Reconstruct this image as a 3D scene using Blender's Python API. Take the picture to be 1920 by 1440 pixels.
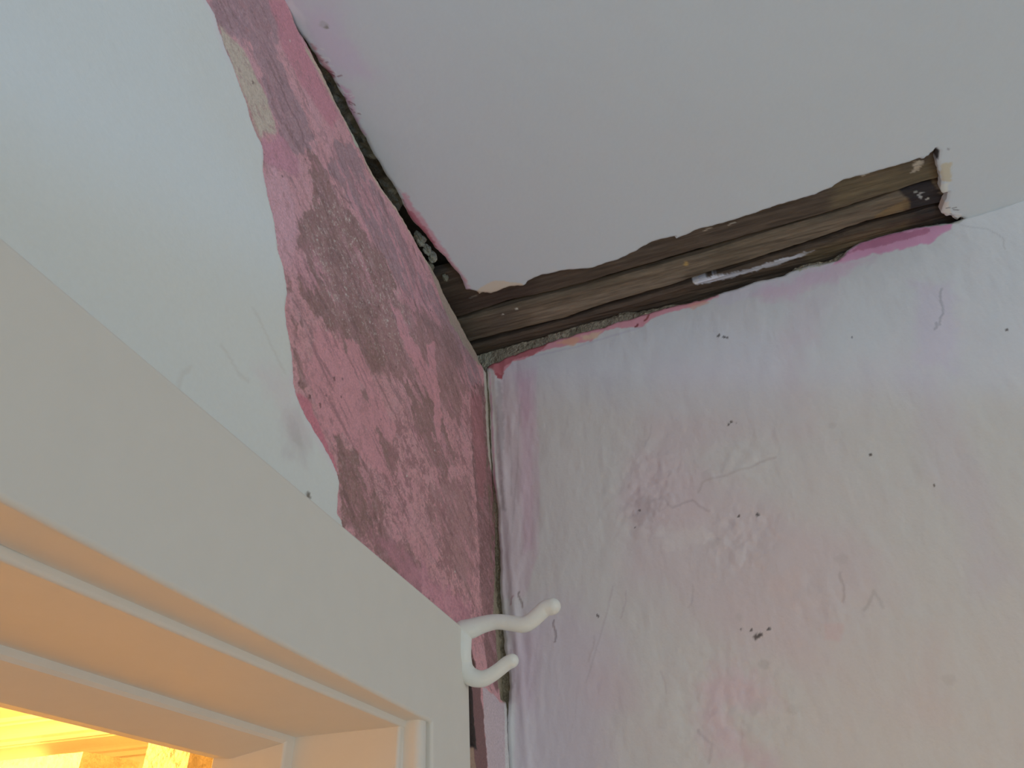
import bpy, math, random
import numpy as np
from mathutils import Matrix, Vector
random.seed(4)
for o in list(bpy.data.objects): bpy.data.objects.remove(o)
scene = bpy.context.scene
COL = scene.collection

# ------------------------------------------------------------------ camera
H = 2.4                                            # ceiling height; the room corner stands at (0, 0)
F = 1400.0
R = np.array([[0.3382131234126212, -0.940770858293128, -0.023708128097554848],
              [0.5410395339120512, 0.21499666654843946, -0.8130514473988035],
              [0.7699922765169203, 0.26215763494407357, 0.5817089208056039]])
CAM = np.array([-0.64148086, -0.25153002, 1.86687395])
cd = bpy.data.cameras.new('camera'); cam = bpy.data.objects.new('camera', cd); COL.objects.link(cam)
cd.sensor_fit = 'HORIZONTAL'; cd.sensor_width = 36.0; cd.lens = F / 1920 * 36.0; cd.clip_start = 0.02
rt = R.T                                           # columns: camera right, down, forward in the world
cam.matrix_world = Matrix([[rt[0][0], -rt[0][1], -rt[0][2], CAM[0]],
                           [rt[1][0], -rt[1][1], -rt[1][2], CAM[1]],
                           [rt[2][0], -rt[2][1], -rt[2][2], CAM[2]], [0, 0, 0, 1]])
scene.camera = cam

# ------------------------------------------------------------------ light
w = bpy.data.worlds.new('daylight'); scene.world = w; w.use_nodes = True
bg = w.node_tree.nodes['Background']; bg.inputs[0].default_value = (0.94, 1.0, 0.99, 1); bg.inputs[1].default_value = 0.12

def area(name, loc, target, size, power, col, size_y=None):
    l = bpy.data.lights.new(name, 'AREA'); l.energy = power; l.color = col; l.size = size
    if size_y: l.shape = 'RECTANGLE'; l.size_y = size_y
    o = bpy.data.objects.new(name, l); COL.objects.link(o); o.location = loc
    d = Vector(target) - Vector(loc); o.rotation_euler = d.to_track_quat('-Z', 'Y').to_euler()
    return o
area('window_daylight', (-3.1, -4.7, 1.4), (-0.3, 0, 2.2), 2.2, 120, (0.98, 1.0, 0.96), 1.8)
area('ceiling_fill', (-1.7, -0.5, 0.1), (-0.6, 0.0, 2.4), 1.6, 20, (0.90, 1.0, 0.98))  # added fill near the floor, lifts the ceiling's brightness
# added spot, no room lamp; its cut-off lays the cool slanting wall edge
ul = bpy.data.lights.new('cool_edge_spot', 'SPOT'); ul.energy = 12.5; ul.color = (0.22, 0.52, 1.0); ul.spot_size = math.pi; ul.spot_blend = 0.025; ul.shadow_soft_size = 0.03
uo = bpy.data.objects.new('cool_edge_spot', ul); COL.objects.link(uo)
uo.location = (-1.15, -0.70, 2.335 - .45*1.15 - .28*0.70); uo.rotation_euler = Vector((-.45, -.28, 1)).to_track_quat('-Z', 'Y').to_euler()
def lamp(name, loc, power, col, r):
    l = bpy.data.lights.new(name, 'POINT'); l.energy = power; l.color = col; l.shadow_soft_size = r
    o = bpy.data.objects.new(name, l); COL.objects.link(o); o.location = loc; return o
lamp('hall_lamp', (0.35, 1.55, 2.02), 225, (1.0, 0.46, 0.09), 0.06)

vs = scene.view_settings
vs.view_transform = 'Standard'; vs.look = 'None'; vs.gamma = 1.0; vs.use_curve_mapping = False; vs.exposure = -1.02

# ------------------------------------------------------------------ helpers
P0 = np.array([0, 0, H])
NL = np.array([-.045, 1, -.035])                   # the old left wall leans and runs a little out of square
NR = np.array([1, -.0635, .05])                    # and so does the right wall
NC = np.array([0, 0, 1.0]); NX = np.array([1.0, 0, 0])
def at(px, py, n, off=0.0):                        # turns a pixel into a point of a plane
    r = rt @ np.array([px - 960, py - 720, F]); t = (off - n @ (CAM - P0)) / (n @ r); return CAM + r * t
AX = {'L': (0, 2), 'R': (1, 2), 'C': (0, 1)}
NN = {'L': NL, 'R': NR, 'C': NC}
def to3(kind, u, v, h, off=0.0):                   # h: height of the surface towards the room
    if kind == 'L': return np.stack([u, .045*u - .035*(H - v) + off - h, v], -1)
    if kind == 'R': return np.stack([.0635*u + .05*(H - v) + off - h, u, v], -1)
    return np.stack([u, v, H + off - h], -1)
def uv(kind, pts, off=0.0):
    a, b = AX[kind]; return [(p[a], p[b]) for p in (at(x, y, NN[kind], off) for x, y in pts)]

_T = np.random.RandomState(11).rand(8, 256, 256)
def vnoise(x, y, s):
    xi = np.floor(x).astype(int); yi = np.floor(y).astype(int); fx = x - xi; fy = y - yi
    fx = fx*fx*(3-2*fx); fy = fy*fy*(3-2*fy); T = _T[s % 8]
    g = lambda i, j: T[(xi+i+s*17) & 255, (yi+j+s*31) & 255]
    return (g(0,0)*(1-fx)+g(1,0)*fx)*(1-fy) + (g(0,1)*(1-fx)+g(1,1)*fx)*fy
def fbm(x, y, size, octv=4, s=0, gain=.5):         # about -1..1
    r = 0; a = 1; t = 0; k = 1/size
    for i in range(octv):
        r = r + a*(vnoise(x*k + i*7.3, y*k + i*3.1, s+i)*2-1); t += a; a *= gain; k *= 2.03
    return r/t*1.5
def ss(x, a, b): t = np.clip((x-a)/(b-a), 0, 1); return t*t*(3-2*t)
def sdist(U, V, poly):                             # signed distance (+ inside) and the nearest outline point
    best = np.full(U.shape, 1e9); bx = np.zeros(U.shape); by = np.zeros(U.shape); ins = np.zeros(U.shape, bool)
    n = len(poly)
    for i in range(n):
        (x0, y0), (x1, y1) = poly[i], poly[(i+1) % n]
        dx, dy = x1-x0, y1-y0; L = dx*dx+dy*dy
        if L < 1e-14: continue
        t = np.clip(((U-x0)*dx+(V-y0)*dy)/L, 0, 1); qx = x0+t*dx; qy = y0+t*dy
        d = (U-qx)**2+(V-qy)**2; m = d < best
        best = np.where(m, d, best); bx = np.where(m, qx, bx); by = np.where(m, qy, by)
        if y0 != y1: ins ^= ((V >= min(y0, y1)) & (V < max(y0, y1)) & (U < x0+(V-y0)*dx/dy))
    d = np.sqrt(best); return np.where(ins, d, -d), bx, by
def rough(pts, amp, minlen=.004, seed=0):          # breaks an open line into a torn one
    rn = random.Random(seed); out = [pts[0]]
    def rec(a, b, am):
        L = math.hypot(b[0]-a[0], b[1]-a[1])
        if L < minlen: out.append(b); return
        k = rn.uniform(-am, am); m = ((a[0]+b[0])/2-(b[1]-a[1])/L*k, (a[1]+b[1])/2+(b[0]-a[0])/L*k)
        rec(a, m, am*.6); rec(m, b, am*.6)
    for a, b in zip(pts[:-1], pts[1:]): rec(a, b, amp)
    return out
def S(r, g, b, k=.36):                             # paint colour: how it reads in this room's light
    f = lambda c: ((c/255+.055)/1.055)**2.4 if c > 10 else c/255/12.92
    return np.array([min(.93, f(c)/k) for c in (r, g, b)])
_S = S
def pale(c, k): m = _S(146, 146, 147); return m + (np.asarray(c)-m)*k
class Paint:
    def __init__(s, kind, U, V, base): s.k = kind; s.U = U; s.V = V; s.c = np.ones(U.shape+(3,))*base
    def mix(s, m, col): s.c = s.c*(1-m[..., None]) + np.asarray(col)*m[..., None]
    def mask(s, px, warp=.003, soft=.002, size=.015, seed=0, off=0.0, stretch=(1, 1)):
        p = uv(s.k, px, off) if px and max(abs(c) for c in px[0]) > 5 else px
        P = np.array(p); mg = warp*2+soft+.004
        b = (s.U > P[:, 0].min()-mg) & (s.U < P[:, 0].max()+mg) & (s.V > P[:, 1].min()-mg) & (s.V < P[:, 1].max()+mg)
        m = np.zeros(s.U.shape)
        if b.any():
            u = s.U[b]; v = s.V[b]; sd = sdist(u, v, p)[0] + fbm(u*stretch[0], v*stretch[1], size, 5, seed, .65)*warp
            m[b] = ss(sd, -soft/2, soft/2)
        return m
    def patch(s, px, col, warp=.003, soft=.002, size=.015, seed=0, a=1.0, **k): s.mix(s.mask(px, warp, soft, size, seed, **k)*a, col)
    def line(s, px, wd, col, a=1.0, jag=.0015, seed=0):
        p = rough(uv(s.k, px), jag, .003, seed); b0 = np.array(p)
        b = (s.U > b0[:,0].min()-.01) & (s.U < b0[:,0].max()+.01) & (s.V > b0[:,1].min()-.01) & (s.V < b0[:,1].max()+.01)
        if b.any():
            d = sdist(s.U[b], s.V[b], p + p[-2:0:-1])[0]; m = np.zeros(s.U.shape); m[b] = 1-ss(np.abs(d), wd*.3, wd); s.mix(m*a, col)
    def dot(s, x, y, r, col, a=1.0):
        (u, v), = uv(s.k, [(x, y)]); d = np.hypot(s.U-u, s.V-v) + fbm(s.U, s.V, r, 2, 3)*r*.4; s.mix((1-ss(d, r*.6, r))*a, col)

def link(name, me, mat=None, parent=None):
    o = bpy.data.objects.new(name, me); COL.objects.link(o)
    if mat: me.materials.append(mat)
    if parent: o.parent = parent
    return o
def struct(o): o['kind'] = 'structure'; return o
def tag(o, label, cat, group=None):
    o['label'] = label; o['category'] = cat
    if group: o['group'] = group
    return o
def empty(name, loc=(0, 0, 0)):
    o = bpy.data.objects.new(name, None); COL.objects.link(o); o.location = loc; o.empty_display_size = .02; return o

def sheet(name, kind, poly, ua, va, hfun, cfun, mat, thick=.003, off=0.0, parent=None):
    U, V = np.meshgrid(ua, va, indexing='ij'); sd, bx, by = sdist(U, V, poly)
    nu, nv = U.shape
    cs = (sd[:-1, :-1]+sd[1:, :-1]+sd[:-1, 1:]+sd[1:, 1:])/4
    I = np.arange(nu*nv).reshape(nu, nv)
    q = np.stack([I[:-1, :-1], I[1:, :-1], I[1:, 1:], I[:-1, 1:]], -1)[cs > 0]
    used = np.zeros(nu*nv, bool); used[q.ravel()] = True
    e = np.concatenate([q[:, [0, 1]], q[:, [1, 2]], q[:, [2, 3]], q[:, [3, 0]]]); key = np.sort(e, 1)
    k1 = key[:, 0].astype(np.int64)*nu*nv+key[:, 1]; _, inv, cnt = np.unique(k1, return_inverse=True, return_counts=True)
    be = e[cnt[inv.ravel()] == 1]
    du = np.gradient(ua); dv = np.gradient(va); st = np.maximum(du[:, None], dv[None, :]).ravel()
    Uf, Vf, sf = U.ravel().copy(), V.ravel().copy(), sd.ravel().copy()
    bv = np.zeros(nu*nv, bool); bv[be.ravel()] = True
    sn = used & bv & (np.abs(sf) < st*1.3) | used & (sf < 0) & (np.abs(sf) < st*1.5)
    Uf[sn] = bx.ravel()[sn]; Vf[sn] = by.ravel()[sn]; sf[sn] = 0
    h = hfun(Uf, Vf, np.maximum(sf, 0)); h2 = hfun(Uf, Vf, sf*0) * 0 - thick
    col = cfun(Uf, Vf, np.maximum(sf, 0))
    top = to3(kind, Uf, Vf, h, off); bot = to3(kind, Uf, Vf, h2, off)
    bl = np.unique(be.ravel()); remap = np.cumsum(used)-1; nt = used.sum()
    rb = np.zeros(nu*nv, np.int64); rb[bl] = nt+np.arange(len(bl))
    verts = np.concatenate([top[used], bot[bl]]); cols = np.concatenate([col[used], col[bl]])
    f1 = remap[q]; sk = np.stack([remap[be[:, 1]], remap[be[:, 0]], rb[be[:, 0]], rb[be[:, 1]]], 1)
    faces = np.concatenate([f1, sk])
    if kind != 'R' : faces = faces[:, ::-1] if kind == 'C' else faces
    if kind == 'R': faces = faces[:, ::-1]
    me = bpy.data.meshes.new(name); me.vertices.add(len(verts)); me.vertices.foreach_set('co', verts.astype(np.float32).ravel())
    me.loops.add(faces.size); me.loops.foreach_set('vertex_index', faces.astype(np.int32).ravel())
    me.polygons.add(len(faces)); me.polygons.foreach_set('loop_start', np.arange(0, faces.size, 4, dtype=np.int32))
    me.update(calc_edges=True); me.polygons.foreach_set('use_smooth', np.concatenate([np.ones(len(f1), bool), np.zeros(len(sk), bool)]))
    a = me.color_attributes.new('Pigment', 'FLOAT_COLOR', 'POINT')
    a.data.foreach_set('color', np.concatenate([cols, np.ones((len(cols), 1))], 1).astype(np.float32).ravel())
    return link(name, me, mat, parent)
def axis(lo, a, b, hi, fine, coarse=.05):
    l = list(np.arange(lo, a-coarse*.5, coarse)) if a > lo else []
    r = list(np.arange(b, hi, coarse)[1:])+[hi] if hi > b else []
    return np.array(l + list(np.arange(a, b+fine*.5, fine)) + r)

# ------------------------------------------------------------------ materials
def mat(name, color=None, rough_=.6, bump=.15, bscale=900, bdist=.0006, var=.06, vscale=300, stretch=None, spec=.4):
    m = bpy.data.materials.new(name); m.use_nodes = True; n = m.node_tree.nodes; l = m.node_tree.links
    b = n['Principled BSDF']; b.inputs['Roughness'].default_value = rough_; b.inputs['Specular IOR Level'].default_value = spec
    tc = n.new('ShaderNodeTexCoord'); mp = n.new('ShaderNodeMapping'); l.new(tc.outputs['Object'], mp.inputs[0])
    if stretch: mp.inputs['Scale'].default_value = stretch
    nz = n.new('ShaderNodeTexNoise'); nz.inputs['Scale'].default_value = vscale; nz.inputs['Detail'].default_value = 5; nz.inputs['Roughness'].default_value = .65
    l.new(mp.outputs[0], nz.inputs['Vector'])
    mr = n.new('ShaderNodeMapRange'); mr.inputs['From Min'].default_value = .3; mr.inputs['From Max'].default_value = .7
    mr.inputs['To Min'].default_value = 1-var; mr.inputs['To Max'].default_value = 1+var; l.new(nz.outputs['Fac'], mr.inputs['Value'])
    vm = n.new('ShaderNodeVectorMath'); vm.operation = 'SCALE'; l.new(mr.outputs[0], vm.inputs['Scale'])
    if color is None:
        at_ = n.new('ShaderNodeAttribute'); at_.attribute_name = 'Pigment'; l.new(at_.outputs['Color'], vm.inputs[0])
    else: vm.inputs[0].default_value = tuple(color)
    l.new(vm.outputs[0], b.inputs['Base Color'])
    n2 = n.new('ShaderNodeTexNoise'); n2.inputs['Scale'].default_value = bscale; n2.inputs['Detail'].default_value = 4; l.new(mp.outputs[0], n2.inputs['Vector'])
    bp = n.new('ShaderNodeBump'); bp.inputs['Strength'].default_value = bump; bp.inputs['Distance'].default_value = bdist
    l.new(n2.outputs['Fac'], bp.inputs['Height']); l.new(bp.outputs[0], b.inputs['Normal'])
    return m
M_paint = mat('wall_paint', None, .62, .25, 500, .0006, .015, 400)
M_ceil = mat('ceiling_paint', None, .7, .15, 350, .0005, .008, 300)
M_pink = mat('stripped_plaster', None, .75, .7, 700, .0012, .16, 650)
M_mortar = mat('raw_lime_mortar', None, .95, 1.0, 420, .003, .30, 380, spec=.1)
M_wood = mat('old_lath_wood', None, .72, 1.0, 260, .0015, .30, 240, (1, .09, 1), spec=.35)
M_gloss = mat('satin_woodwork_paint', (.80, .765, .705), .6, .12, 140, .0006, .012, 60)
M_hook = mat('hook_enamel', (.88, .89, .85), .38, .15, 300, .0004, .02, 200)
M_dark = mat('void_dark', (.085, .075, .06), .9, .8, 200, .002, .3, 120, spec=.1)  # for the added plate above the laths, dark to blacken the gaps
M_hall = mat('hall_paint', (.82, .80, .74), .7, .3, 60, .002, .02, 30)
M_hallrough = mat('hall_rough_plaster', (.62, .55, .45), .9, 1.0, 40, .02, .25, 30)
M_hallfloor = mat('hall_floor_dark', (.10, .085, .07), .9, .5, 200, .002, .2, 100)  # unseen hall floor, colour kept dark to cut bounce on the door soffit
M_floor = mat('floor_boards', (.42, .40, .36), .6, .3, 60, .002, .15, 20, (1, .1, 1))

# ------------------------------------------------------------------ left wall: stripped pink plaster
WHITE = S(148, 149, 149)
PINK = S(155, 110, 115); BROWN = S(106, 79, 75); MAUVE = S(120, 95, 101); MAROON = S(94, 66, 66); MORTAR = S(106, 98, 82)
def pink_cols(U, V, sd):
    p = Paint('L', U, V, PINK)
    # drag direction of the scraper, read along the wall
    a = np.array(uv('L', [(560, 250)])[0]); b = np.array(uv('L', [(800, 800)])[0]); d = (b-a)/np.linalg.norm(b-a)
    A = U*d[0]+V*d[1]; B = -U*d[1]+V*d[0]
    lo = fbm(A*.35, B, .018, 5, 1, .6)
    p.mix(ss(lo, -.2, .9)*.35, S(166, 118, 128)); p.mix(ss(-lo, .1, 1)*.30, S(140, 88, 98))
    rg = dict(stretch=(1, .8))
    m1 = [(385,-20),(494,-20),(506,0),(528,60),(512,75),(528,120),(548,170),(572,215),(592,262),(560,300),(530,260),(505,200),(490,130),(470,95),(435,65),(405,40)]
    m2 = [(628,265),(660,270),(700,345),(745,425),(800,520),(850,600),(890,670),(905,720),(890,740),(840,670),(800,610),(760,560),(730,500),(700,450),(670,400),(645,350),(615,320)]
    m3 = [(575,285),(600,300),(640,380),(700,450),(745,540),(700,600),(722,680),(700,700),(640,650),(600,590),(548,545),(560,520),(585,520),(560,470),(552,420),(590,390),(590,350)]
    m4 = [(545,590),(562,610),(556,660),(575,720),(566,740),(552,680)]
    m5 = [(655,725),(690,735),(722,800),(748,850),(735,905),(700,850),(672,790)]
    m6 = [(762,720),(812,730),(835,800),(852,860),(832,900),(800,860),(775,800)]
    m7 = [(628,815),(665,835),(690,890),(722,950),(705,985),(760,1010),(792,1060),(790,1120),(720,1060),(690,1010),(640,990),(630,900)]
    m8 = [(882,720),(925,720),(935,900),(945,1100),(950,1320),(915,1270),(902,1120),(897,1000),(886,860)]
    m9 = [(815,890),(880,900),(892,1000),(882,1120),(840,1050),(800,960)]
    m10 = [(640,600),(700,560),(780,560),(860,640),(880,720),(860,800),(800,760),(760,700),(700,690)]
    for i, (q, c, wp, sf, al) in enumerate([(m1, MAUVE, .007, .004, .85), (m2, MAUVE, .005, .003, .9), (m3, BROWN, .009, .003, .88), (m4, BROWN, .006, .002, .8),
                                 (m5, BROWN, .008, .002, .85), (m6, BROWN, .008, .002, .85), (m7, BROWN, .009, .003, .9), (m9, BROWN, .010, .004, .55), (m10, BROWN, .013, .004, .72),
                                 (m8, MAROON, .004, .003, .9)]):
        p.mix(p.mask(q, wp, sf, .010, i)*al, c*(1+.10*fbm(U, V, .006, 3, i)[..., None]))
    p.mix(ss(fbm(A*.30, B, .0060, 5, 2, .72), .12, .5)*.42, S(144, 106, 114))
    p.mix(ss(fbm(A*.25, B, .0050, 5, 6, .72), .28, .6)*.50, S(96, 72, 72))
    p.mix(ss(fbm(A*.9, B, .0016, 3, 4, .7), .45, .8)*.35, S(84, 62, 62))
    # pink islands left standing inside the brown
    isl = ss(fbm(A*.33, B, .0085, 5, 5, .62), .12, .30)*ss(fbm(U, V, .05, 2, 2), -.55, .1)
    inn = p.mask([(590,300),(660,280),(760,430),(850,600),(900,700),(900,1000),(880,1150),(800,1130),(640,970),(600,800),(550,620),(570,420)], .01, .02)
    p.mix(isl*inn*.75, S(154, 106, 115))
    low = p.mask([(640,780),(760,800),(900,760),(930,900),(930,1180),(850,1200),(700,1060),(630,980)], .02, .03)
    fl = ss(fbm(A*.7, B, .0042, 5, 3, .75) + .5*fbm(U, V, .03, 2, 6), .16, .42)*np.clip(low+inn*.35, 0, 1)
    p.mix(fl*.8, S(116, 80, 82))
    p.mix(ss(fbm(A*.6, B, .0024, 3, 7, .7), .25, .6)*(.25+.5*low), S(130, 90, 94))
    p.mix(ss(fbm(U, V, .0022, 3, 1, .7), .35, .7)*.20, S(160, 128, 128))
    grey = p.mask([(600,370),(640,360),(700,460),(760,560),(780,640),(740,680),(680,640),(620,600),(590,520),(570,430)], .012, .03)
    p.mix(ss(fbm(A*.8, B, .0030, 4, 6, .75), .0, .6)*grey*.40, S(142, 118, 114))
    p.mix(ss(fbm(A*.8, B, .0018, 3, 2, .7), .5, .8)*(grey*.6+.12)*inn, S(164, 148, 142))
    for q in ([(650,640),(672,650),(720,760),(742,800),(735,830),(700,790),(680,720),(655,690)], [(725,560),(745,580),(800,680),(822,740),(815,765),(795,720),(760,650)],
              [(600,620),(640,640),(690,760),(720,860),(735,900),(700,880),(650,820),(600,790),(570,700)], [(800,640),(815,640),(830,800),(822,830),(812,760)]):
        p.patch(q, S(158, 106, 114), .006, .002, .012, 7, .85)
    # scratches that follow the scraper
    sc = ss(fbm(A*.12, B, .004, 4, 4, .6), .35, .7); p.mix(sc*.45*inn, S(86, 62, 62))
    # older coats
    p.patch([(412,48),(446,78),(461,101),(477,144),(504,187),(519,245),(505,250),(488,258),(473,229),(446,144),(420,89)], S(146, 132, 119), .003, .003, .012, 3)
    p.patch([(440,150),(452,160),(492,262),(484,268),(462,210)], S(140, 104, 100), .002, .004, .01, 2, .6)
    p.patch([(497,300),(515,305),(540,340),(556,400),(560,450),(535,500),(520,470),(510,400),(498,340)], S(160, 116, 124), .003, .006, .02, 1, .8)
    p.patch([(495,262),(530,250),(560,300),(560,330),(520,310),(496,298)], S(148, 98, 112), .004, .004, .01, 2, .8)
    p.patch([(505,0),(530,0),(560,60),(600,150),(640,220),(620,240),(560,150),(530,90)], S(148, 92, 104), .003, .006, .02, 5, .75)
    p.mix(ss(fbm(A*.8, B, .0055, 5, 4, .75), .22, .5)*.45, S(124, 88, 90))
    p.patch([(553,735),(575,745),(600,800),(636,880),(625,890),(590,830)], S(150, 82, 96), .003, .003, .01, 6, .8)
    p.patch([(880,740),(903,740),(912,860),(905,960),(893,900)], S(130, 78, 84), .005, .006, .008, 5, .5)
    p.patch([(700,1000),(760,1040),(880,1130),(880,1170),(850,1170),(760,1090)], S(150, 96, 112), .01, .01, .012, 4, .5)
    # pale rim along the top where the plaster broke off
    rim = [(575,95),(609,155),(632,198),(650,233),(671,272),(690,311),(718,358),(741,389),(768,435),(792,478),(819,521),(834,556),(856,595),(877,636),(899,679)]
    p.line(rim, .0042, S(146, 134, 114), .8, .002)
    p.patch([(642,212),(652,228),(678,280),(668,276)], S(132, 132, 118), .001, .001, .01, 1)
    p.patch([(800,490),(812,500),(850,570),(876,622),(900,668),(900,690),(872,650),(838,590)], S(122, 112, 98), .003, .003, .01, 1, .8)
    # bare mortar in the corner and the pale paint that survives beside the door casing
    p.patch([(905,676),(912,700),(918,760),(922,860),(930,960),(928,1072),(924,1150),(932,1190),(936,1240),(930,1270),(938,1312),(990,1330),(990,660)], MORTAR, .0018, .0012, .01, 2)
    p.mix(p.mask([(905,676),(990,676),(990,1330),(930,1330)], .002, .003)*ss(fbm(U, V*.5, .006, 4, 5), .1, .4)*.6, S(84, 78, 62))
    p.patch([(905,680),(922,690),(924,900),(916,860),(910,760)], S(150, 148, 138), .002, .002, .008, 6, .8)
    p.patch([(-.145,1.96),(.07,1.96),(.07,-.1),(-.145,-.1)], S(146, 132, 138), .002, .0015, .01, 3)
    p.patch([(905,1288),(925,1300),(940,1318),(990,1330),(990,1500),(918,1500),(911,1400),(907,1340)], S(146, 132, 138), .002, .0015, .01, 3)
    p.patch([(945,1318),(957,1320),(962,1500),(948,1500)], S(156, 156, 158), .001, .003, .02, 3, .8)
    p.patch([(870,1285),(900,1285),(907,1340),(913,1440),(914,1500),(870,1500)], MAROON, .002, .002, .01, 4)
    p.patch([(870,1215),(885,1220),(894,1245),(892,1262),(880,1262),(870,1255)], S(72, 48, 44), .002, .003, .01, 3)  # hole and gap beside the casing: mortar brown, with their dark depth painted in
    p.patch([(870,1280),(884,1285),(890,1360),(894,1405),(870,1400)], S(40, 32, 30), .002, .002, .01, 3)
    p.patch([(870,1402),(888,1402),(896,1500),(870,1500)], S(120, 98, 82), .001, .002, .01, 3)
    rn = random.Random(9)
    for i in range(90):
        x = rn.uniform(420, 900); y = rn.uniform(20, 1150); p.dot(x, y, rn.uniform(.0007, .0014), S(80, 58, 58) if i % 3 else S(176, 158, 150), .7)
    # small knocks
    p.c = (p.c*.84 + p.c.mean(-1, keepdims=True)*.16)*.93       # the old distemper is dull
    for x, y, r in ((627,710,.0022), (710,575,.0015), (640,745,.0013), (600,760,.0016), (580,745,.0025), (560,720,.0015), (530,330,.001), (848,700,.0012)):
        p.dot(x, y, r, S(84, 60, 60), .9)
    for q in ([(512,140),(535,185),(556,225),(570,265),(580,300)], [(628,350),(640,365),(660,380)], [(640,470),(660,520),(700,600)]):
        p.line(q, .0016, S(92, 70, 72), .6, .003)
    return p.c
def pink_h(U, V, sd):
    h = .0006*fbm(U, V, .03, 4, 1) + .0003*fbm(U, V, .004, 2, 4)
    cav = sdist(U, V, uv('L', [(860,1270),(884,1285),(892,1400),(860,1405)]))[0]; h = h - .008*ss(cav, 0, .004)
    cav = sdist(U, V, uv('L', [(860,1215),(885,1220),(893,1245),(880,1262),(860,1255)]))[0]; h = h - .005*ss(cav, 0, .005)
    mo = sdist(U, V, uv('L', [(915,700),(924,900),(930,960),(928,1150),(938,1312),(990,1330),(990,660)]))[0]
    return h - .0025*ss(mo, -.001, .003) - .0015*ss(mo, 0, .003)*fbm(U, V, .006, 3, 6)
top = uv('L', [(532,-6),(558,54),(588,109),(612,156),(632,198),(650,233),(671,272),(690,311),(718,358),(741,389),(768,435),(792,478),(819,521),(834,556),(856,595),(877,636),(893,664),(899,679)])
top = [(top[0][0]-.03, H+.004)] + top
poly = [(-1.7, 0), (-1.05, 0), (-1.05, 2.0), (-.19, 2.0), (-.19, 0), (.07, 0), (.07, 2.376)] + rough(top[::-1], .0008, .005, 2) + [(-1.7, H+.004)]
wl = struct(sheet('wall_left', 'L', poly, axis(-1.7, -.50, .07, .07, .0009), axis(0, 1.93, 2.406, 2.406, .0009), pink_h, pink_cols, M_pink, .02))

# the white coat that still covers the left wall
EDGE = [(379,-20),(385,0),(399,23),(409,54),(422,93),(442,140),(461,190),(473,233),(492,276),(495,296),(496,334),(506,381),(517,432),(523,474),(535,517),(541,556),(537,592),
        (542,623),(550,670),(552,721),(563,757),(583,793),(609,839),(630,880),(637,911),(632,962),(640,975),(646,1010)]
e = rough(uv('L', EDGE), .0009, .004, 5)
poly = [(e[0][0]-.02, H+.004)] + e + [(e[-1][0], 2.0), (-1.05, 2.0), (-1.05, 0), (-1.7, 0), (-1.7, H+.004)]
def lp_h(U, V, sd): return .0026*ss(sd, 0, .004) - .0006 + .0006*fbm(U, V, .12, 3, 2) + .00012*fbm(U, V, .006, 3, 3)
def lp_c(U, V, sd):
    p = Paint('L', U, V, S(150, 152, 150))
    p.mix(ss(fbm(U, V, .09, 4, 3), -.3, .9)*.4, S(150, 149, 143))
    p.patch([(520,770),(560,760),(575,830),(570,870),(530,850)], S(138, 133, 134), .006, .012, .012, 2, .5)
    p.patch([(530,780),(550,790),(562,840),(545,830)], S(126, 124, 122), .004, .006, .006, 4, .5)
    p.mix((1-ss(sd, 0, .0045))*.5*ss(fbm(U, V, .03, 3, 5), -.2, .4), S(160, 146, 128))
    p.mix((1-ss(sd, .002, .012))*.35*ss(fbm(U, V, .05, 3, 1), 0, .4), S(152, 138, 152))
    p.patch([(480,700),(520,680),(560,760),(590,830),(540,800)], S(150, 138, 142), .01, .02, .02, 5, .35)
    p.dot(572, 929, .0022, S(84, 80, 74)); p.dot(575, 934, .0015, S(84, 80, 74))
    for q in ([(470,580),(500,640),(530,700)], [(410,650),(440,700),(460,715)], [(330,740),(335,700),(350,690)]): p.line(q, .0018, S(140, 138, 134), .4)
    return p.c
struct(sheet('paint_coat', 'L', poly, axis(-1.7, -.60, -.17, -.17, .0016), axis(0, 1.98, 2.404, 2.404, .0016), lp_h, lp_c, M_paint, .004, parent=wl))

# ------------------------------------------------------------------ right wall
RT = [(872,645),(884,642),(915,638),(971,627),(1040,611),(1084,601),(1131,592),(1190,580),(1227,573),(1270,568),(1302,562),(1340,554),(1414,531),(1470,517),(1492,500),(1560,482),(1587,468),(1659,443),(1718,424),(1745,416),(1770,418),(1807,409)]
t = rough(uv('R', RT), .0014, .005, 8)
poly = [(.03, 0), (.03, t[0][1])] + t + [(t[-1][0]-.004, H+.004), (-1.7, H+.004), (-1.7, 0)]
def rb_h(U, V, sd): return .0016*fbm(U, V, .02, 4, 1, .6) + .0009*fbm(U, V, .004, 3, 4) + .002*ss(sd, 0, .006) - .0035
def rb_c(U, V, sd):
    p = Paint('R', U, V, S(98, 92, 80))
    p.mix(ss(fbm(U*.5, V, .008, 5, 2, .65), .0, .5)*.6, S(72, 70, 56)); p.mix(ss(fbm(U*.6, V, .006, 4, 5, .65), .25, .5)*.6, S(124, 116, 102))
    p.patch([(880,650),(915,640),(925,690),(905,690)], S(120, 118, 104), .003, .004, .01, 2, .6)
    return p.c
wr = struct(sheet('wall_right', 'R', poly, axis(-1.7, -.62, .03, .03, .0012), axis(0, 2.36, 2.406, 2.406, .0012), rb_h, rb_c, M_mortar, .02))
RE = [(955,1500),(955,1440),(953,1318),(956,1290),(955,1263),(949,1231),(944,1187),(941,1142),(939,1072),(936,1008),(933,947),(925,899),(922,860),(919,800),(917,740),(914,700),(913,690),
      (917,686),(940,675),(965,666),(1006,651),(1028,642),(1068,632),(1093,623),(1134,614),(1156,603),(1184,598),(1215,588),(1252,576),(1302,564),(1340,555),(1365,546),(1414,530),(1470,518),(1492,506),
      (1571,488),(1587,471),(1613,455),(1659,442),(1718,427),(1750,422),(1780,419),(1800,413),(1920,374)]
e = rough(uv('R', RE), .0010, .004, 9)
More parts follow.
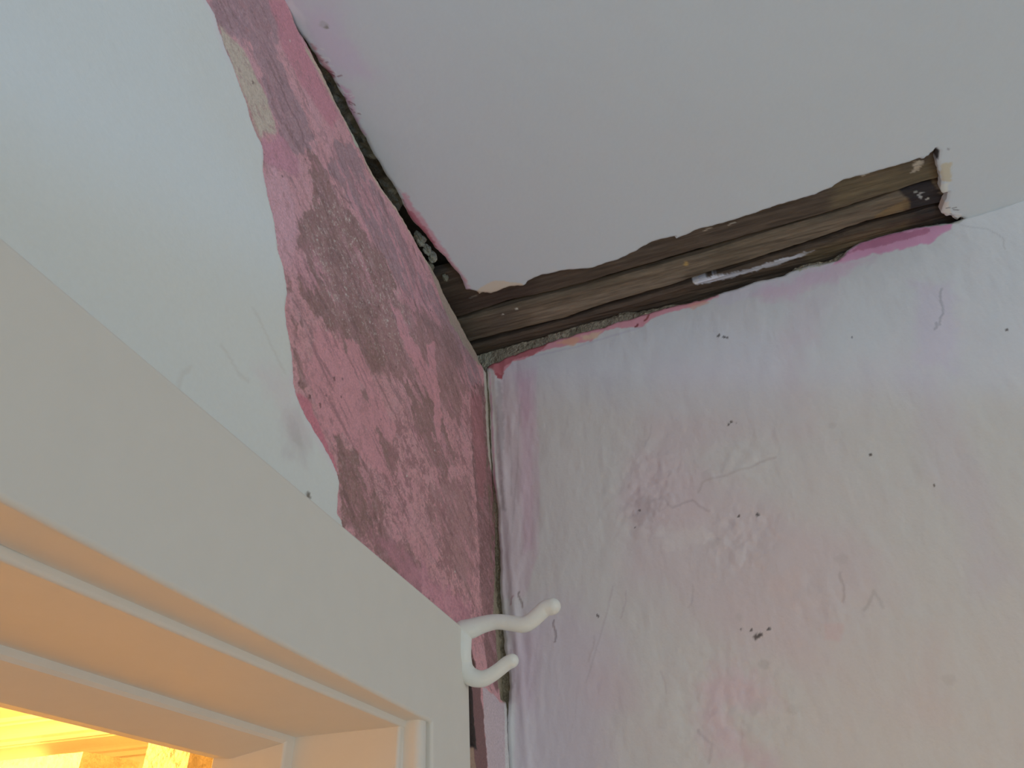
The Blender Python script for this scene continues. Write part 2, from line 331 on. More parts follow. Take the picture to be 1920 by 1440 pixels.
poly = [(e[0][0], 0)] + e + [(e[-1][0]-.05, H+.004), (-1.7, H+.004), (-1.7, 0)]
def rp_h(U, V, sd):
    near = 1-ss(-U, .02, .09)
    h = .0022*ss(sd, 0, .0035) + .0008*fbm(U, V, .08, 3, 2) + .00045*fbm(U, V*.45, .012, 4, 3, .6) + .0009*near*fbm(U*1.0, V*.25, .010, 3, 6)
    h = h + .0016*np.exp(-((U+.012+.045*(H-V))/.004)**2)
    for x, y, r, s in ((1210,965,.03,.0006), (1400,885,.03,.0007), (1560,1130,.03,.0007), (1230,900,.05,.0007), (1380,1000,.04,-.001), (1360,1330,.05,-.0008)):
        (u, v), = uv('R', [(x, y)]); h = h + s*np.exp(-((U-u)**2+(V-v)**2)/r**2)*(1+fbm(U, V, .008, 3, 1))
    return h
def rp_c(U, V, sd):
    W = _S(146, 147, 147); p = Paint('R', U, V, W)
    S = lambda r, g, b: pale(_S(r, g, b), .62)
    LAV = S(144, 137, 150); ROSE = S(146, 130, 138); PK = S(146, 112, 130)
    p.mix(ss(fbm(U, V, .09, 4, 2), -.1, .8)*.5, S(148, 143, 144))
    p.patch([(940,680),(1010,672),(1010,1040),(985,1120),(940,1130),(928,900)], S(147, 133, 143), .003, .006, .02, 1, .75, stretch=(1, .3))
    p.patch([(965,700),(1008,690),(1003,740),(1000,1030),(985,1040),(975,850)], S(148, 118, 138), .003, .008, .02, 2, .5, stretch=(1, .3))
    p.patch([(975,720),(1004,700),(996,760),(985,800)], S(146, 108, 136), .004, .008, .01, 2, .45)
    p.patch([(952,1130),(1080,1140),(1160,1200),(1140,1500),(950,1500)], LAV, .01, .04, .04, 4, .65)  # lavender tint; bluish light low on the wall is painted in with it
    p.patch([(952,1180),(1010,1190),(1000,1330),(965,1300)], S(146, 128, 148), .004, .02, .03, 4, .5)
    p.patch([(1240,680),(1500,620),(1530,740),(1540,830),(1420,830),(1320,880),(1460,960),(1620,1040),(1640,1130),(1500,1250),(1350,1200),(1180,1080),(1160,960),(1200,840)], ROSE, .02, .05, .06, 3, .5)
    p.patch([(1190,870),(1330,880),(1310,980),(1230,990),(1180,960)], S(148, 128, 136), .01, .03, .04, 4, .35)
    p.patch([(1480,560),(1560,540),(1540,650),(1480,640)], ROSE, .01, .03, .04, 5, .4)
    p.patch([(1715,530),(1780,535),(1800,640),(1790,700),(1722,690)], S(144, 134, 148), .006, .015, .02, 6, .6)
    p.patch([(1700,700),(1760,710),(1860,900),(1900,1080),(1830,1100),(1780,950)], S(142, 136, 146), .01, .03, .05, 7, .5)
    p.patch([(1300,1270),(1420,1260),(1440,1310),(1360,1330),(1440,1440),(1340,1440),(1320,1340)], S(150, 118, 136), .015, .03, .03, 2, .5)
    p.patch([(1090,1250),(1180,1250),(1190,1330),(1100,1330)], ROSE, .012, .03, .03, 5, .4)
    p.patch([(1700,1200),(1760,1200),(1780,1370),(1720,1370)], S(148, 134, 134), .012, .04, .03, 5, .4)
    p.patch([(1430,1070),(1500,1080),(1490,1130),(1440,1110)], S(152, 134, 132), .01, .02, .02, 5, .5)
    p.patch([(1548,1172),(1580,1175),(1575,1205),(1548,1200)], S(150, 126, 128), .002, .004, .02, 5, .5)
    p.patch([(1000,680),(1300,590),(1440,620),(1500,800),(1020,760)], S(146, 148, 152), .01, .03, .05, 6, .6)  # cool bluish light of the upper wall, put into the paint
    S = _S
    # white ridge and grey rut along the corner
    p.patch([(914,690),(926,700),(932,850),(942,1000),(930,1000),(918,800)], S(158, 158, 160), .0012, .003, .01, 1, .8)
    p.patch([(918,700),(921,700),(930,900),(936,1000),(934,1000),(926,900)], S(150, 112, 132), .001, .002, .01, 1, .7)
    p.patch([(932,710),(942,720),(946,800),(944,880),(950,960),(942,960),(936,840)], S(116, 112, 116), .002, .004, .008, 3, .65)
    p.patch([(955,1320),(966,1320),(966,1500),(955,1500)], S(152, 156, 164), .001, .004, .02, 3, .8)
    # wet streaks left by the sponge
    for x0, y0, x1, y1 in ((975,760,962,1000),(955,800,960,930),(1150,1100,1100,1280),(1115,1195,1105,1240),(1300,1100,1292,1140),(1210,840,1222,800),(1175,1110,1165,1160),(1240,1260,1250,1300)):
        p.line([(x0, y0), ((x0+x1)/2+3, (y0+y1)/2), (x1, y1)], .0013, S(130, 126, 130), .4, .0010, x0)
    p.line([(975,1112),(977,1125),(981,1140)], .0013, S(92, 84, 84), .8); p.line([(1040,1165),(1043,1185),(1042,1205)], .0012, S(100, 92, 96), .8)
    p.line([(965,1120),(960,1135)], .0013, S(118, 88, 98), .6); p.line([(959,1220),(966,1262),(963,1290)], .0018, S(112, 96, 106), .35)
    p.line([(1765,545),(1764,570),(1768,590),(1762,612)], .0014, S(112, 112, 116), .6); p.line([(1752,620),(1755,608)], .0016, S(112, 110, 114), .6)
    p.line([(1250,940),(1262,955),(1300,940),(1330,960)], .0016, S(124, 116, 120), .5); p.line([(1455,860),(1405,880),(1320,905),(1310,925)], .0016, S(128, 122, 122), .4)
    p.line([(1575,1075),(1582,1100),(1580,1130)], .0015, S(122, 116, 118), .5); p.line([(1620,1145),(1638,1110),(1655,1140)], .0018, S(122, 120, 120), .4)
    p.line([(1000,670),(1120,640),(1200,615)], .002, S(134, 132, 140), .5)
    p.line([(1310,1370),(1335,1395),(1330,1430)], .0018, S(122, 118, 122), .4)
    p.patch([(1190,950),(1215,920),(1235,960),(1225,990),(1195,980)], S(116, 108, 112), .006, .01, .005, 1, .35)
    p.patch([(1240,1000),(1330,990),(1350,1020),(1250,1030)], S(156, 154, 154), .008, .01, .006, 1, .35)
    p.patch([(1120,705),(1160,700),(1155,760),(1130,760)], S(132, 132, 138), .006, .02, .01, 1, .3)
    for x, y, r in ((1422,1195,.0032), (1426,1191,.002), (1421,967,.0018), (1442,1181,.0016), (1408,1183,.0012), (1386,970,.0014), (1372,793,.0016), (1366,798,.0013), (1381,795,.001), (1633,855,.0014),
                    (1750,912,.0014), (1122,1156,.0016), (1348,632,.002), (1357,634,.0022), (1364,636,.0015), (1201,960,.0012), (1192,990,.001), (1597,635,.001), (1887,622,.0016), (1391,1182,.001), (952,1356,.001)):
        p.dot(x, y, r, S(58, 54, 54), .9)
    for x, y, r, a in ((1435,1246,.005,.5), (1780,1276,.006,.3), (1488,1330,.005,.3), (1385,1160,.006,.3), (1580,1053,.006,.3), (1560,800,.004,.3), (1340,1020,.005,.3)): p.dot(x, y, r, S(104, 102, 100), a*.4)
    # torn pink and ochre fringe under the laths
    fr = [(913,690),(917,684),(965,664),(1006,648),(1028,640),(1068,630),(1134,612),(1184,596),(1252,574),(1302,562),(1350,550),(1350,560),(1300,576),(1250,590),(1220,600),(1205,614),(1180,616),(1135,620),(1110,640),(1060,650),
          (1015,660),(985,675),(960,680),(945,700),(930,706),(930,692)]
    p.patch(fr, S(152, 108, 116), .002, .002, .01, 4)
    p.patch([(913,690),(917,684),(965,664),(1006,648),(1040,636),(1020,655),(1000,668),(966,676),(945,690),(945,704),(938,710),(930,706),(926,694)], S(128, 72, 76), .0015, .0015, .006, 4, .9)
    p.patch([(1045,645),(1070,635),(1095,636),(1075,650)], S(168, 120, 98), .002, .003, .006, 4, .8); p.patch([(1090,632),(1130,622),(1122,636),(1095,642)], S(160, 138, 116), .002, .003, .006, 4, .8)
    p.patch([(1285,574),(1320,564),(1330,570),(1300,582)], S(160, 112, 96), .002, .003, .006, 2, .6)
    p.patch([(930,703),(936,702),(944,706),(942,712),(934,712)], S(120, 60, 68), .001, .001, .006, 4)
    p.line([(1209,603),(1217,592)], .0016, S(100, 44, 40), .9); p.line([(1250,578),(1254,572)], .0014, S(50, 36, 34)); p.line([(1192,614),(1196,610)], .0016, S(90, 40, 44))
    p.patch([(1340,556),(1470,520),(1560,492),(1560,520),(1450,545),(1350,575)], LAV, .004, .008, .02, 3, .5)
    p.patch([(1571,488),(1587,473),(1613,456),(1659,443),(1718,427),(1780,420),(1786,430),(1740,460),(1640,480),(1560,500)], S(150, 102, 128), .003, .003, .01, 5, .85)
    p.patch([(1590,478),(1613,460),(1659,445),(1745,430),(1745,438),(1680,458),(1610,474)], S(122, 72, 92), .002, .002, .006, 5, .7)
    p.patch([(1560,500),(1600,490),(1640,485),(1600,510),(1540,540),(1480,560),(1400,560)], S(148, 126, 140), .008, .015, .02, 6, .6)
    p.patch([(1490,508),(1571,489),(1587,471),(1584,484),(1572,492),(1500,512)], S(118, 116, 100), .002, .002, .01, 2)
    p.patch([(1718,427),(1807,412),(1800,420),(1745,428)], S(126, 128, 122), .002, .002, .006, 2)
    # fine hair cracks in the filler at the right
    p.line([(1800,425),(1850,432),(1880,450),(1884,470)], .001, S(128, 128, 128), .5)
    return p.c
struct(sheet('paint_coat', 'R', poly, axis(-1.7, -.60, .03, .03, .0012), axis(0, 1.93, 2.406, 2.406, .0012), rp_h, rp_c, M_paint, .003, parent=wr))

# ------------------------------------------------------------------ ceiling
CE = [(-.436, -.02)]
GAP = [(529,0),(552,50),(579,85),(598,118),(622,142),(646,183),(667,225),(687,258),(706,295),(733,338),(753,373),(768,404),(792,431),(815,463),(838,486),(861,513),(873,542)]
LTH = [(877,542),(893,545),(899,551),(906,547),(921,549),(940,542),(959,536),(981,535),(990,526),(1015,515),(1052,507),(1109,502),(1134,493),(1159,486),(1193,470),(1206,461),(1227,451),(1265,442),(1268,447),(1302,431),
       (1340,421),(1398,403),(1434,391),(1470,380),(1528,364),(1560,350),(1581,336),(1626,325),(1685,308),(1724,295),(1732,296),(1741,290),(1748,283),(1754,276),(1759,281),(1758,293),(1755,302),(1758,312),(1762,322),
       (1764,336),(1763,350),(1768,362),(1778,359),(1775,372),(1769,383),(1764,398),(1775,405),(1785,404),(1795,412),(1800,407),(1807,411)]
g = rough(uv('C', GAP), .0009, .005, 3); l_ = rough(uv('C', LTH), .0009, .004, 4)
poly = [(-1.7, .03), (g[0][0]-.12, .03), (g[0][0]-.03, -.004)] + g + l_ + [(.03, l_[-1][1]-.004), (.03, -1.7), (-1.7, -1.7)]
def ce_h(U, V, sd): return .0011*ss(sd, 0, .0025) + .0012*fbm(U, V, .2, 2, 2) + .00012*fbm(U, V, .01, 3, 3)
def ce_c(U, V, sd):
    p = Paint('C', U, V, S(149, 153, 152)); p.mix(ss(fbm(U*.4, V, .12, 3, 5), -.3, .9)*.35, S(148, 149, 148))
    p.patch([(545,0),(640,0),(640,60),(690,140),(660,170),(625,130),(590,80),(560,40)], S(150, 140, 152), .012, .03, .03, 3, .6)
    p.patch([(531,0),(550,0),(580,60),(596,100),(585,95),(556,50)], S(160, 164, 166), .002, .004, .01, 3, .9)
    p.patch([(578,78),(590,84),(615,125),(630,140),(622,146),(604,128)], S(142, 104, 108), .003, .003, .006, 4, .85)
    p.patch([(584,108),(605,128),(625,136),(625,146),(600,134)], S(118, 66, 72), .002, .003, .006, 2, .9)
    p.patch([(640,160),(655,165),(660,190),(672,225),(685,250),(675,250),(650,200)], S(152, 118, 136), .003, .004, .008, 4, .7)
    p.patch([(748,352),(760,360),(790,405),(825,455),(850,490),(872,520),(884,545),(873,542),(838,488),(792,433),(766,400)], S(150, 112, 120), .003, .004, .008, 4, .85)
    p.patch([(755,372),(768,392),(800,428),(820,462),(812,462),(790,432),(766,404)], S(130, 72, 80), .002, .002, .006, 3, .8)
    p.patch([(822,485),(835,492),(840,505),(832,512),(824,502)], S(116, 58, 64), .002, .002, .006, 3, .9)
    p.patch([(838,492),(865,512),(880,542),(860,540),(842,518)], S(150, 140, 150), .003, .003, .006, 3, .8)
    p.patch([(893,545),(902,536),(920,527),(945,524),(975,530),(981,535),(958,538),(921,551),(899,553)], S(158, 148, 132), .002, .002, .01, 3)
    p.patch([(1763,306),(1782,303),(1782,338),(1764,340),(1760,325)], S(146, 140, 122), .002, .002, .008, 3); p.patch([(1763,342),(1779,340),(1777,362),(1766,366)], S(160, 158, 148), .002, .002, .008, 3)
    p.patch([(1732,296),(1748,282),(1758,290),(1756,304),(1742,306)], S(112, 114, 116), .001, .002, .008, 3); p.patch([(1750,280),(1754,274),(1760,280),(1758,296),(1752,292)], S(60, 58, 58), .001, .001, .008, 3)
    p.patch([(1766,380),(1780,376),(1784,400),(1800,404),(1808,411),(1785,408),(1764,400)], S(158, 150, 140), .0025, .002, .004, 3, .9)
    p.dot(608, 45, .004, S(126, 128, 124), .5); p.dot(613, 50, .0018, S(100, 100, 92), .8); p.dot(1777, 277, .0014, S(120, 120, 120), .8); p.dot(1471, 381, .0014, S(210, 210, 210))
    # bristle marks where the old paper was scrubbed off
    rn = random.Random(5)
    for i in range(34):
        t_ = rn.random(); x = 596+t_*66+rn.uniform(-3, 10); y = 95+t_*118+rn.uniform(-10, 4); L = rn.uniform(5, 15)
        p.line([(x, y), (x+L*.55, y+L*rn.uniform(-.2, .6))], .0008, S(96, 62, 66) if i % 2 else S(176, 168, 168), .75, .0003, i)
    for i in range(12):
        x = 1772+rn.uniform(-4, 22); y = 392+rn.uniform(-4, 18); L = rn.uniform(4, 12)
        p.line([(x, y), (x+L, y+L*rn.uniform(-.5, .5))], .0008, S(186, 182, 172) if i % 2 else S(70, 64, 60), .8, .0003, i)
    return p.c
ceil = struct(sheet('ceiling', 'C', poly, axis(-1.7, -.50, .03, .03, .0011), axis(-1.7, -.60, .03, .03, .0011), ce_h, ce_c, M_ceil, .007))

# ------------------------------------------------------------------ laths over the torn opening
def lath(pts, zoff, tone, label, extra=None, seed=0):
    po = rough(pts + [pts[0]], .0007, .008, seed)[:-1]
    P = np.array(po)
    def hf(U, V, sd): return .0035*ss(sd, 0, .003) + .0006*fbm(U, V*.06, .004, 3, seed) + .0004*fbm(U, V*.1, .0015, 2, seed+1)
    def cf(U, V, sd):
        p = Paint('C', U, V, tone); p.mix(ss(fbm(U, V*.07, .004, 4, seed, .6), -.1, .5)*.6, tone*.55); p.mix(ss(fbm(U, V*.05, .0022, 3, seed+3), .3, .6)*.4, tone*1.5)
        p.mix(ss(fbm(U, V*.4, .02, 3, seed+2), .15, .6)*.4, tone*np.array([.7, .68, .62]))
        if extra: extra(p)
        return p.c
    o = sheet('lath', 'C', po, np.arange(P[:, 0].min()-.002, P[:, 0].max()+.002, .0012), np.arange(P[:, 1].min()-.002, P[:, 1].max()+.002, .0016), hf, cf, M_wood, .006, off=zoff)
    return tag(o, label, 'lath', 'bare laths in the torn ceiling opening')
Z = .012
L1 = uv('C', [(820,600),(868,590),(959,560),(1040,543),(1127,519),(1234,488),(1340,457),(1430,430),(1561,393),(1640,367),(1700,348),(1740,336),(1790,322)], Z)
L1 = L1 + [(-.140, L1[-1][1]), (-.128, -.20), (-.140, L1[0][1])]
TONE = S(84, 74, 60); TD = S(64, 54, 44)
def x1(p):
    p.patch([(1560,340),(1740,296),(1790,320),(1740,345),(1600,372),(1560,385)], S(88, 78, 56), .006, .02, .02, 1, .6, off=Z)
    p.patch([(1705,305),(1722,298),(1735,300),(1722,312),(1708,318)], S(150, 140, 122), .004, .002, .006, 2, .7, off=Z)
    for x, y in ((1592,342), (1628,338), (1475,370), (1375,430), (1725,318), (888,566), (1330,440)): p.line([(x-7, y+4), (x+6, y-2)], .001, S(150, 142, 126), .7, .0005, x)
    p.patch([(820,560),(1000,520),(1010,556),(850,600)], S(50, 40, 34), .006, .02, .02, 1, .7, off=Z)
lath(L1, Z, TD*.9 + TONE*.1, 'dark weathered lath farthest from the right wall, half covered by the torn ceiling edge', x1, 1)
L2 = uv('C', [(845,602),(875,594),(940,575),(990,562),(1052,547),(1146,523),(1240,495),(1340,467),(1430,437),(1561,399),(1640,374),(1700,352),(1790,325),(1790,372),(1700,392),(1626,412),(1584,426),(1496,456),(1414,482),(1271,528),(1140,566),(1059,594),(959,618),(885,638),(860,640)], Z)
def x2(p):
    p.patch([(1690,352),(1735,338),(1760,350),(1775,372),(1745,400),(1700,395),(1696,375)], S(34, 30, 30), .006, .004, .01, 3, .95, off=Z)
    p.patch([(1600,430),(1640,400),(1700,365),(1700,385),(1640,415)], S(100, 82, 54), .003, .004, .008, 1, .7, off=Z)
    p.patch([(1000,580),(1200,530),(1280,505),(1280,520),(1160,555),(1000,598)], S(100, 90, 76), .004, .01, .02, 1, .6, off=Z)
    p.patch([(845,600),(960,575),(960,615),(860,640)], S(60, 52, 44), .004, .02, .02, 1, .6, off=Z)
    p.dot(1290, 506, .0035, S(130, 108, 66), .9)
    for x, y in ((943,601), (970,590), (1495,417), (1504,415), (1242,487), (1733,380), (1722,372), (1745,385)): p.dot(x, y, .0014, S(170, 160, 146), .8)
    p.line([(1736,372),(1728,376),(1734,384)], .0012, S(170, 160, 150), .7)
lath(L2, Z, TONE, 'grey-brown weathered lath in the middle of the torn ceiling opening', x2, 4)
L3 = uv('C', [(860,652),(959,627),(1059,600),(1140,574),(1271,536),(1414,491),(1496,464),(1584,434),(1626,420),(1700,401),(1800,374)], Z)
L3 = [(x, y) for x, y in L3] + [(.028, L3[-1][1]), (.028, L3[0][1])]
def x3(p):
    p.patch([(1300,518),(1330,518),(1400,500),(1470,480),(1530,462),(1520,470),(1450,494),(1370,516),(1320,528),(1302,528)], S(150, 152, 162), .0022, .0015, .006, 3, .95, off=Z)
    p.patch([(1297,522),(1306,518),(1312,524),(1306,530),(1299,529)], S(190, 184, 174), .001, .001, .005, 3, 1, off=Z)
    p.patch([(1500,470),(1640,425),(1700,410),(1700,425),(1640,445),(1520,490)], S(84, 74, 54), .004, .01, .02, 1, .6, off=Z)
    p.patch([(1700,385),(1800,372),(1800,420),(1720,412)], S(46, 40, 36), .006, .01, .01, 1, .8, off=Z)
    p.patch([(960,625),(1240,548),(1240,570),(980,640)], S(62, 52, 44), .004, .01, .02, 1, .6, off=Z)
lath(L3, Z, TD, 'dark lath nearest the right wall, with a long white paint smear', x3, 6)
# dark plate added above the laths: keeps light out and blackens the gaps
def box(name, lo, hi, m, parent=None, bevel=0):
    x0, y0, z0 = lo; x1_, y1, z1 = hi
    me = bpy.data.meshes.new(name); v = [(x, y, z) for x in (x0, x1_) for y in (y0, y1) for z in (z0, z1)]
    me.from_pydata(v, [], [(0,1,3,2),(4,6,7,5),(0,4,5,1),(2,3,7,6),(0,2,6,4),(1,5,7,3)]); me.update()
    o = link(name, me, m, parent)
    if bevel:
        b = o.modifiers.new('b', 'BEVEL'); b.width = bevel; b.segments = 3; me.polygons.foreach_set('use_smooth', [True]*6)
    return o
struct(box('void_backing', (-1.75, -1.75, H+.035), (.12, .14, H+.06), M_dark, ceil))

# mortar key and crumbs in the slot along the left wall
def mk_h(U, V, sd): return .004*fbm(U, V, .012, 4, 2, .6) + .002*fbm(U, V, .004, 2, 5)
def mk_c(U, V, sd):
    p = Paint('C', U, V, S(84, 80, 68)); p.mix(ss(fbm(U, V, .01, 4, 3), .1, .5)*.7, S(118, 114, 100)); p.mix(ss(-fbm(U, V, .02, 3, 5), .2, .5)*.8, S(46, 40, 32)); return p.c
pk = [(500,-60),(560,-40),(590,60),(640,150),(700,240),(765,370),(745,405),(700,330),(650,250),(600,160),(530,40)]
struct(sheet('mortar_key', 'C', rough(uv('C', pk, .009), .002, .006, 3), np.arange(-.50, -.20, .0015), np.arange(-.06, .03, .0015), mk_h, mk_c, M_mortar, .01, off=.009, parent=ceil))
def lump(name, c, r, seed, m, col):
    rn = np.random.RandomState(seed); n = 18; mm = 12; vs_ = []; 
    for i in range(mm+1):
        th = math.pi*i/mm
        for j in range(n):
            ph = 2*math.pi*j/n; d = np.array([math.sin(th)*math.cos(ph), math.sin(th)*math.sin(ph), math.cos(th)])
            k = 1+.35*(vnoise(np.array([d[0]*1.7+d[2]*1.1+seed*3.3]), np.array([d[1]*1.7-d[2]*.9+5]), seed)[0]-.5)*2 + .12*rn.uniform(-1, 1)
            vs_.append(tuple(np.array(c)+d*np.array(r)*k))
    f = [(i*n+j, i*n+(j+1) % n, (i+1)*n+(j+1) % n, (i+1)*n+j) for i in range(mm) for j in range(n)]
    me = bpy.data.meshes.new(name); me.from_pydata(vs_, [], f); me.update()
    a = me.color_attributes.new('Pigment', 'FLOAT_COLOR', 'POINT')
    for q in a.data: q.color = (*col, 1)
    return link(name, me, m)
crumbs = [((783,443), .0045, 'small grey plaster crumb in the ceiling slot, the highest up of the row'), ((789,452), .0055, 'rounded pale plaster crumb wedged in the ceiling slot beside the dark gap'),
          ((801,468), .0045, 'long pale plaster crumb in the ceiling slot above the pink tear'), ((811,482), .0048, 'off-white plaster crumb in the middle of the ceiling slot'),
          ((806,500), .0045, 'grey-green plaster crumb on the pink wall side of the ceiling slot'), ((836,520), .0035, 'small crumb of dirty plaster nearest the room corner')]
for i, ((x, y), r, lb) in enumerate(crumbs):
    c = at(x, y, NC, .006); o = lump('plaster_crumb', c, (r*1.3, r*.8, r*.8), i+1, M_mortar, S(128, 127, 114) if i in (1, 2, 3) else S(104, 102, 88)); tag(o, lb, 'plaster crumb', 'plaster crumbs in the ceiling slot')

# ------------------------------------------------------------------ door casing and lining
def ly(x, z, off=0.0): return .045*x - .035*(H-z) + off
door = struct(empty('door_1', (-.6, -.04, 0)))
def prism(name, outline, y_front, y_back, m, bevel=.0, seg=3):   # outline in x, z, counter-clockwise seen from the room
    n = len(outline); v = [(x, y_front(x, z), z) for x, z in outline] + [(x, y_back(x, z), z) for x, z in outline]
    f = [tuple(range(n)), tuple(range(2*n-1, n-1, -1))] + [((i+1) % n, i, n+i, n+(i+1) % n) for i in range(n)]
    me = bpy.data.meshes.new(name); me.from_pydata(v, [], f); me.update()
    o = link(name, me, m)
    if bevel:
        b = o.modifiers.new('b', 'BEVEL'); b.width = bevel; b.segments = seg; b.limit_method = 'ANGLE'; b.angle_limit = math.radians(30)
        me.polygons.foreach_set('use_smooth', [True]*len(f)); wn = o.modifiers.new('w', 'WEIGHTED_NORMAL'); wn.keep_sharp = True
    o.parent = door; o.matrix_parent_inverse = Matrix.Translation(-Vector(door.location)); return o
XJ, XL = -.2163, -.98
A = at(878, 1183, NL, -.022); zt = A[2]; xr = A[0]; zb = 1.9630
prism('architrave', [(xr, 0), (xr, zt), (XL-.078, zt-.002), (XL-.078, 0), (XL-.006, 0), (XL-.006, zb), (-.2045, zb), (-.2045, 0)],
      lambda x, z: ly(x, z, -.022), lambda x, z: ly(x, z, .004), M_gloss, .0022)
def vbar(name, x0, x1, y0, y1, z1, m, r=.002):
    return prism(name, [(x0, 0), (x1, 0), (x1, z1), (x0, z1)], lambda x, z: y0, lambda x, z: y1, m, r)
prism('architrave_bead', [(XJ, 0), (-.2047, 0), (-.2047, zb+.006), (XJ, zb+.006)], lambda x, z: ly(x, z, -.0195), lambda x, z: ly(x, z, -.004), M_gloss, .005, 5)
prism('architrave_bead', [(XJ-.0025, 0), (-.209, 0), (-.209, zb+.006), (XJ-.0025, zb+.006)], lambda x, z: ly(x, z, -.0085), lambda x, z: ly(x, z, .003), M_gloss, .0035, 4)
YF = -.0345
def hbar(name, z0, z1, y0, y1, x0=XL, x1=XJ+.01, r=.0018): return prism(name, [(x0, z0), (x1, z0), (x1, z1), (x0, z1)], lambda x, z: y0, lambda x, z: y1, M_gloss, r)
hbar('head_lining', 1.9592, 1.985, YF, .088)
vbar('jamb_lining', XJ-.005, -.17, YF+.001, .088, 1.962, M_gloss); vbar('jamb_lining', XL-.03, XL+.005, YF, .088, 1.962, M_gloss)
# door stop: its lower face runs out of level, as the photo shows
def stop_head():
    y0, y1, y2 = .037, .075, .0885; xa, xb = XL, XJ
    pr = [(y0, 1.965), (y0, 1.9560), (y0+.002, 1.9545), (y1-.002, 1.9492), (y1, 1.9490), (y2, 1.9505), (y2, 1.965)]
    n = len(pr); v = [(x, y, z) for x in (xa, xb) for y, z in pr]; f = [tuple(range(n)), tuple(range(2*n-1, n-1, -1))]+[(i, n+i, n+(i+1) % n, (i+1) % n) for i in range(n)]
    me = bpy.data.meshes.new('head_stop'); me.from_pydata(v, [], [q[::-1] for q in f]); me.update(); o = link('head_stop', me, M_gloss); o.parent = door; o.matrix_parent_inverse = Matrix.Translation(-Vector(door.location))
stop_head()
vbar('jamb_stop', XJ-.014, XJ+.002, .037, .0885, 1.958, M_gloss); vbar('jamb_stop', XL, XL+.018, .037, .0885, 1.958, M_gloss)

# ------------------------------------------------------------------ coat hook
def tube(name, pts, rad, m, parent, n=20, sub=6):
    P = [np.array(p) for p in pts]; Q = []; RR = []
    for i in range(len(P)-1):
        p0 = P[max(i-1, 0)]; p1 = P[i]; p2 = P[i+1]; p3 = P[min(i+2, len(P)-1)]
        for k in range(sub):
            t = k/sub; Q.append(.5*((2*p1)+(-p0+p2)*t+(2*p0-5*p1+4*p2-p3)*t*t+(-p0+3*p1-3*p2+p3)*t**3)); RR.append(rad[i]*(1-t)+rad[i+1]*t)
    Q.append(P[-1]); RR.append(rad[-1])
    d0 = Q[1]-Q[0]; d0 /= np.linalg.norm(d0); d1 = Q[-1]-Q[-2]; d1 /= np.linalg.norm(d1)
    pre = [(Q[0]-d0*RR[0]*math.cos(a), RR[0]*math.sin(a)) for a in (0.05, .4, .8, 1.2)]; post = [(Q[-1]+d1*RR[-1]*math.sin(a), RR[-1]*math.cos(a)) for a in (.35, .75, 1.15, 1.5)]
    seq = pre+list(zip(Q, RR))+post; V_ = []; up = np.array([1.0, 0, 0])
    for i, (c, r) in enumerate(seq):
        a = seq[max(i-1, 0)][0]; b = seq[min(i+1, len(seq)-1)][0]; d = b-a; d /= np.linalg.norm(d); s = up-d*(up@d); s /= np.linalg.norm(s); u2 = np.cross(d, s)
        for j in range(n): an = 2*math.pi*j/n; V_.append(tuple(c+r*(math.cos(an)*s*.92+math.sin(an)*u2)))
    f = [(i*n+j, i*n+(j+1) % n, (i+1)*n+(j+1) % n, (i+1)*n+j) for i in range(len(seq)-1) for j in range(n)]
    f += [tuple(range(n))[::-1], tuple(range((len(seq)-1)*n, len(seq)*n))]
    me = bpy.data.meshes.new(name); me.from_pydata(V_, [], f); me.update(); me.polygons.foreach_set('use_smooth', [True]*len(f))
    o = link(name, me, m); o.parent = parent; o.matrix_parent_inverse = Matrix.Translation(-Vector(parent.location)); return o
XH = xr - .0085
def hk(l): return [at(x, y, NX, XH) for x, y in l]
base = Vector(at(868, 1225, NX, XH))
hook = empty('coat_hook', base); tag(hook, 'white-painted double coat hook screwed to the corner of the door casing', 'coat hook')
K = .00056
tube('back_plate', [at(x, y, NL, -.0205) for x, y in ((867,1187),(866,1205),(866,1230),(870,1252))], [13*K, 12.5*K, 12*K, 11*K], M_hook, hook)
up = tube('upper_prong', hk([(868,1182),(885,1178),(905,1171),(930,1166),(955,1168),(980,1171),(995,1165),(1010,1152),(1022,1141),(1036,1137)]), [k*K for k in (13, 12.5, 10.8, 9.5, 9.5, 10, 10, 10, 10, 10.5)], M_hook, hook)
up['label'] = 'longer upper prong'
lo_ = tube('lower_prong', hk([(867,1228),(869,1250),(881,1267),(900,1273),(917,1268),(935,1256),(950,1244),(960,1239)]), [k*K for k in (11, 11.5, 11, 10, 9, 8.5, 8.5, 8.5)], M_hook, hook)
lo_['label'] = 'shorter lower prong'

# ------------------------------------------------------------------ wall core, hall and floor
struct(box('core', (-1.7, .022, zt-.03), (.07, .085, H+.03), M_hall, wl)); struct(box('core', (-.18, .022, 0), (.07, .085, H), M_hall, wl)); struct(box('core', (-1.7, .022, 0), (-1.0, .085, H), M_hall, wl))
struct(box('floor', (-3.2, -3.2, -.05), (1.5, .02, 0), M_floor)); struct(box('floor_hall', (-1.75, .0205, -.05), (1.5, 3.0, 0), M_hallfloor))
struct(box('ceiling_hall', (-1.75, .086, H), (1.5, 3.0, H+.05), M_hall))
struct(box('wall_hall', (1.30, .086, 0), (1.4, 3.0, H), M_hall)); struct(box('wall_hall_end', (-1.75, 2.9, 0), (1.30, 3.0, H), M_hall))
struct(box('wall_hall_left', (-1.75, .086, 0), (-1.7, 2.9, H), M_hall)); struct(box('wall_hall_front', (.09, .086, 0), (1.30, .12, H), M_hall))
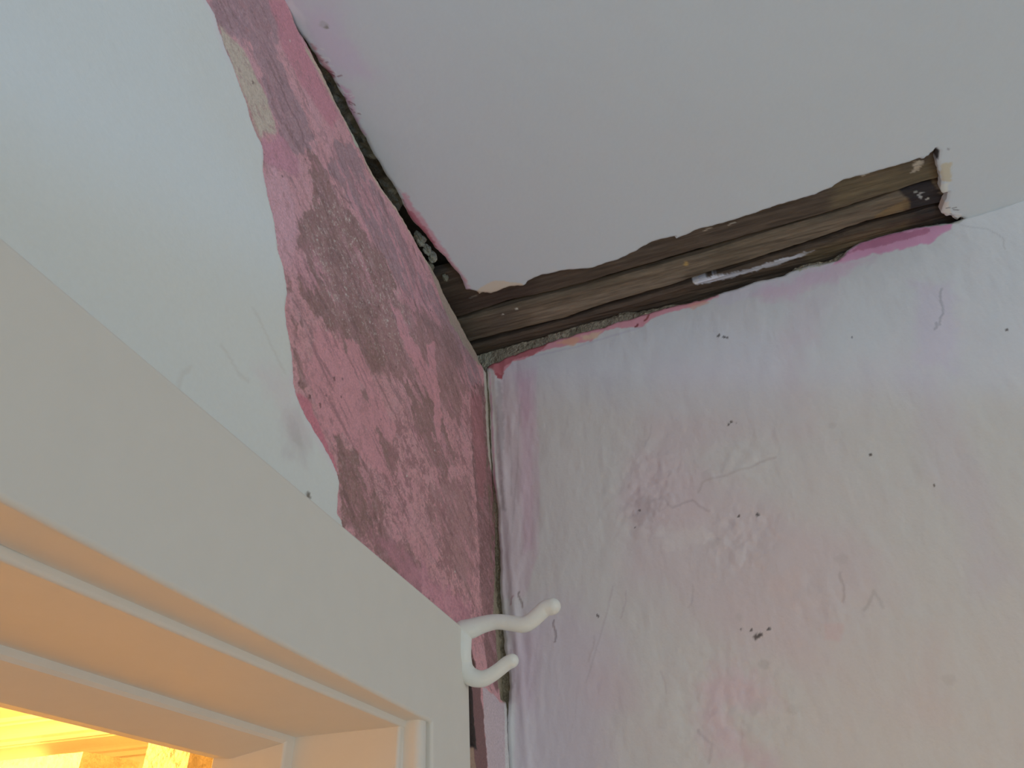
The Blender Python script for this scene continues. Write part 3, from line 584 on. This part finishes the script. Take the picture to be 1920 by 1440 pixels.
def run(name, prof, y0, y1, m):                    # cornice: profile in x, z swept along y
    n = len(prof); v = [(x, y, z) for y in (y0, y1) for x, z in prof]; f = [tuple(range(n)), tuple(range(2*n-1, n-1, -1))]+[(i, n+i, n+(i+1) % n, (i+1) % n) for i in range(n)]
    me = bpy.data.meshes.new(name); me.from_pydata(v, [], f); me.update(); return link(name, me, m)
pr = [(1.30, H)] + [(1.30-.16, H), (1.30-.16, H-.012), (1.30-.145, H-.014)] + [(1.30-.145+.04*math.sin(a), H-.02-.03*(1-math.cos(a))) for a in np.linspace(0, 1.5, 8)] + [(1.30-.09, H-.052), (1.30-.088, H-.062), (1.30-.075, H-.062)] + \
     [(1.30-.075+.05*math.sin(a), H-.066-.03*(1-math.cos(a))) for a in np.linspace(0, 1.5, 8)] + [(1.30-.015, H-.098), (1.30-.012, H-.11), (1.30, H-.11)]
struct(run('trim_1', pr, .12, 2.9, M_hall))
def pier(name, lo, hi, seed, label):
    xs = np.linspace(lo[0], hi[0], 16); ys = np.linspace(lo[1], hi[1], 16); zs = np.linspace(hi[2]-.25, hi[2], 24)
    import bmesh
    bm = bmesh.new(); 
    def grid(fn, a, b):
        G = [[bm.verts.new(fn(p, q)) for q in b] for p in a]
        for i in range(len(a)-1):
            for j in range(len(b)-1): bm.faces.new((G[i][j], G[i+1][j], G[i+1][j+1], G[i][j+1]))
    zz = [0]+list(zs)
    grid(lambda p, q: (p, lo[1], q), xs, zz); grid(lambda p, q: (p, hi[1], q), xs[::-1], zz); grid(lambda p, q: (lo[0], p, q), ys[::-1], zz); grid(lambda p, q: (hi[0], p, q), ys, zz); grid(lambda p, q: (p, q, hi[2]), xs, ys)
    bmesh.ops.remove_doubles(bm, verts=bm.verts, dist=1e-5); bmesh.ops.recalc_face_normals(bm, faces=bm.faces)
    me = bpy.data.meshes.new(name); bm.to_mesh(me)
    for v in me.vertices:
        k = .010*(vnoise(np.array([v.co.x*18+v.co.z*9]), np.array([v.co.y*18+v.co.z*14]), seed)[0]-.5)
        v.co.x += k; v.co.y += k*.8; v.co.z += k*.8 if v.co.z > .1 else 0
    return tag(link(name, me, M_hallrough), label, 'pier')
pier('plastered_pier', (.90, 1.41, 0), (1.09, 1.80, 2.225), 2, 'rough plastered pier glowing in the warm hall light, at bottom left through the doorway')
pier('brick_pier', (.80, 1.00, 0), (1.30, 1.12, 2.24), 3, 'cracked rough pier against the hall wall, right of the lamp glow')
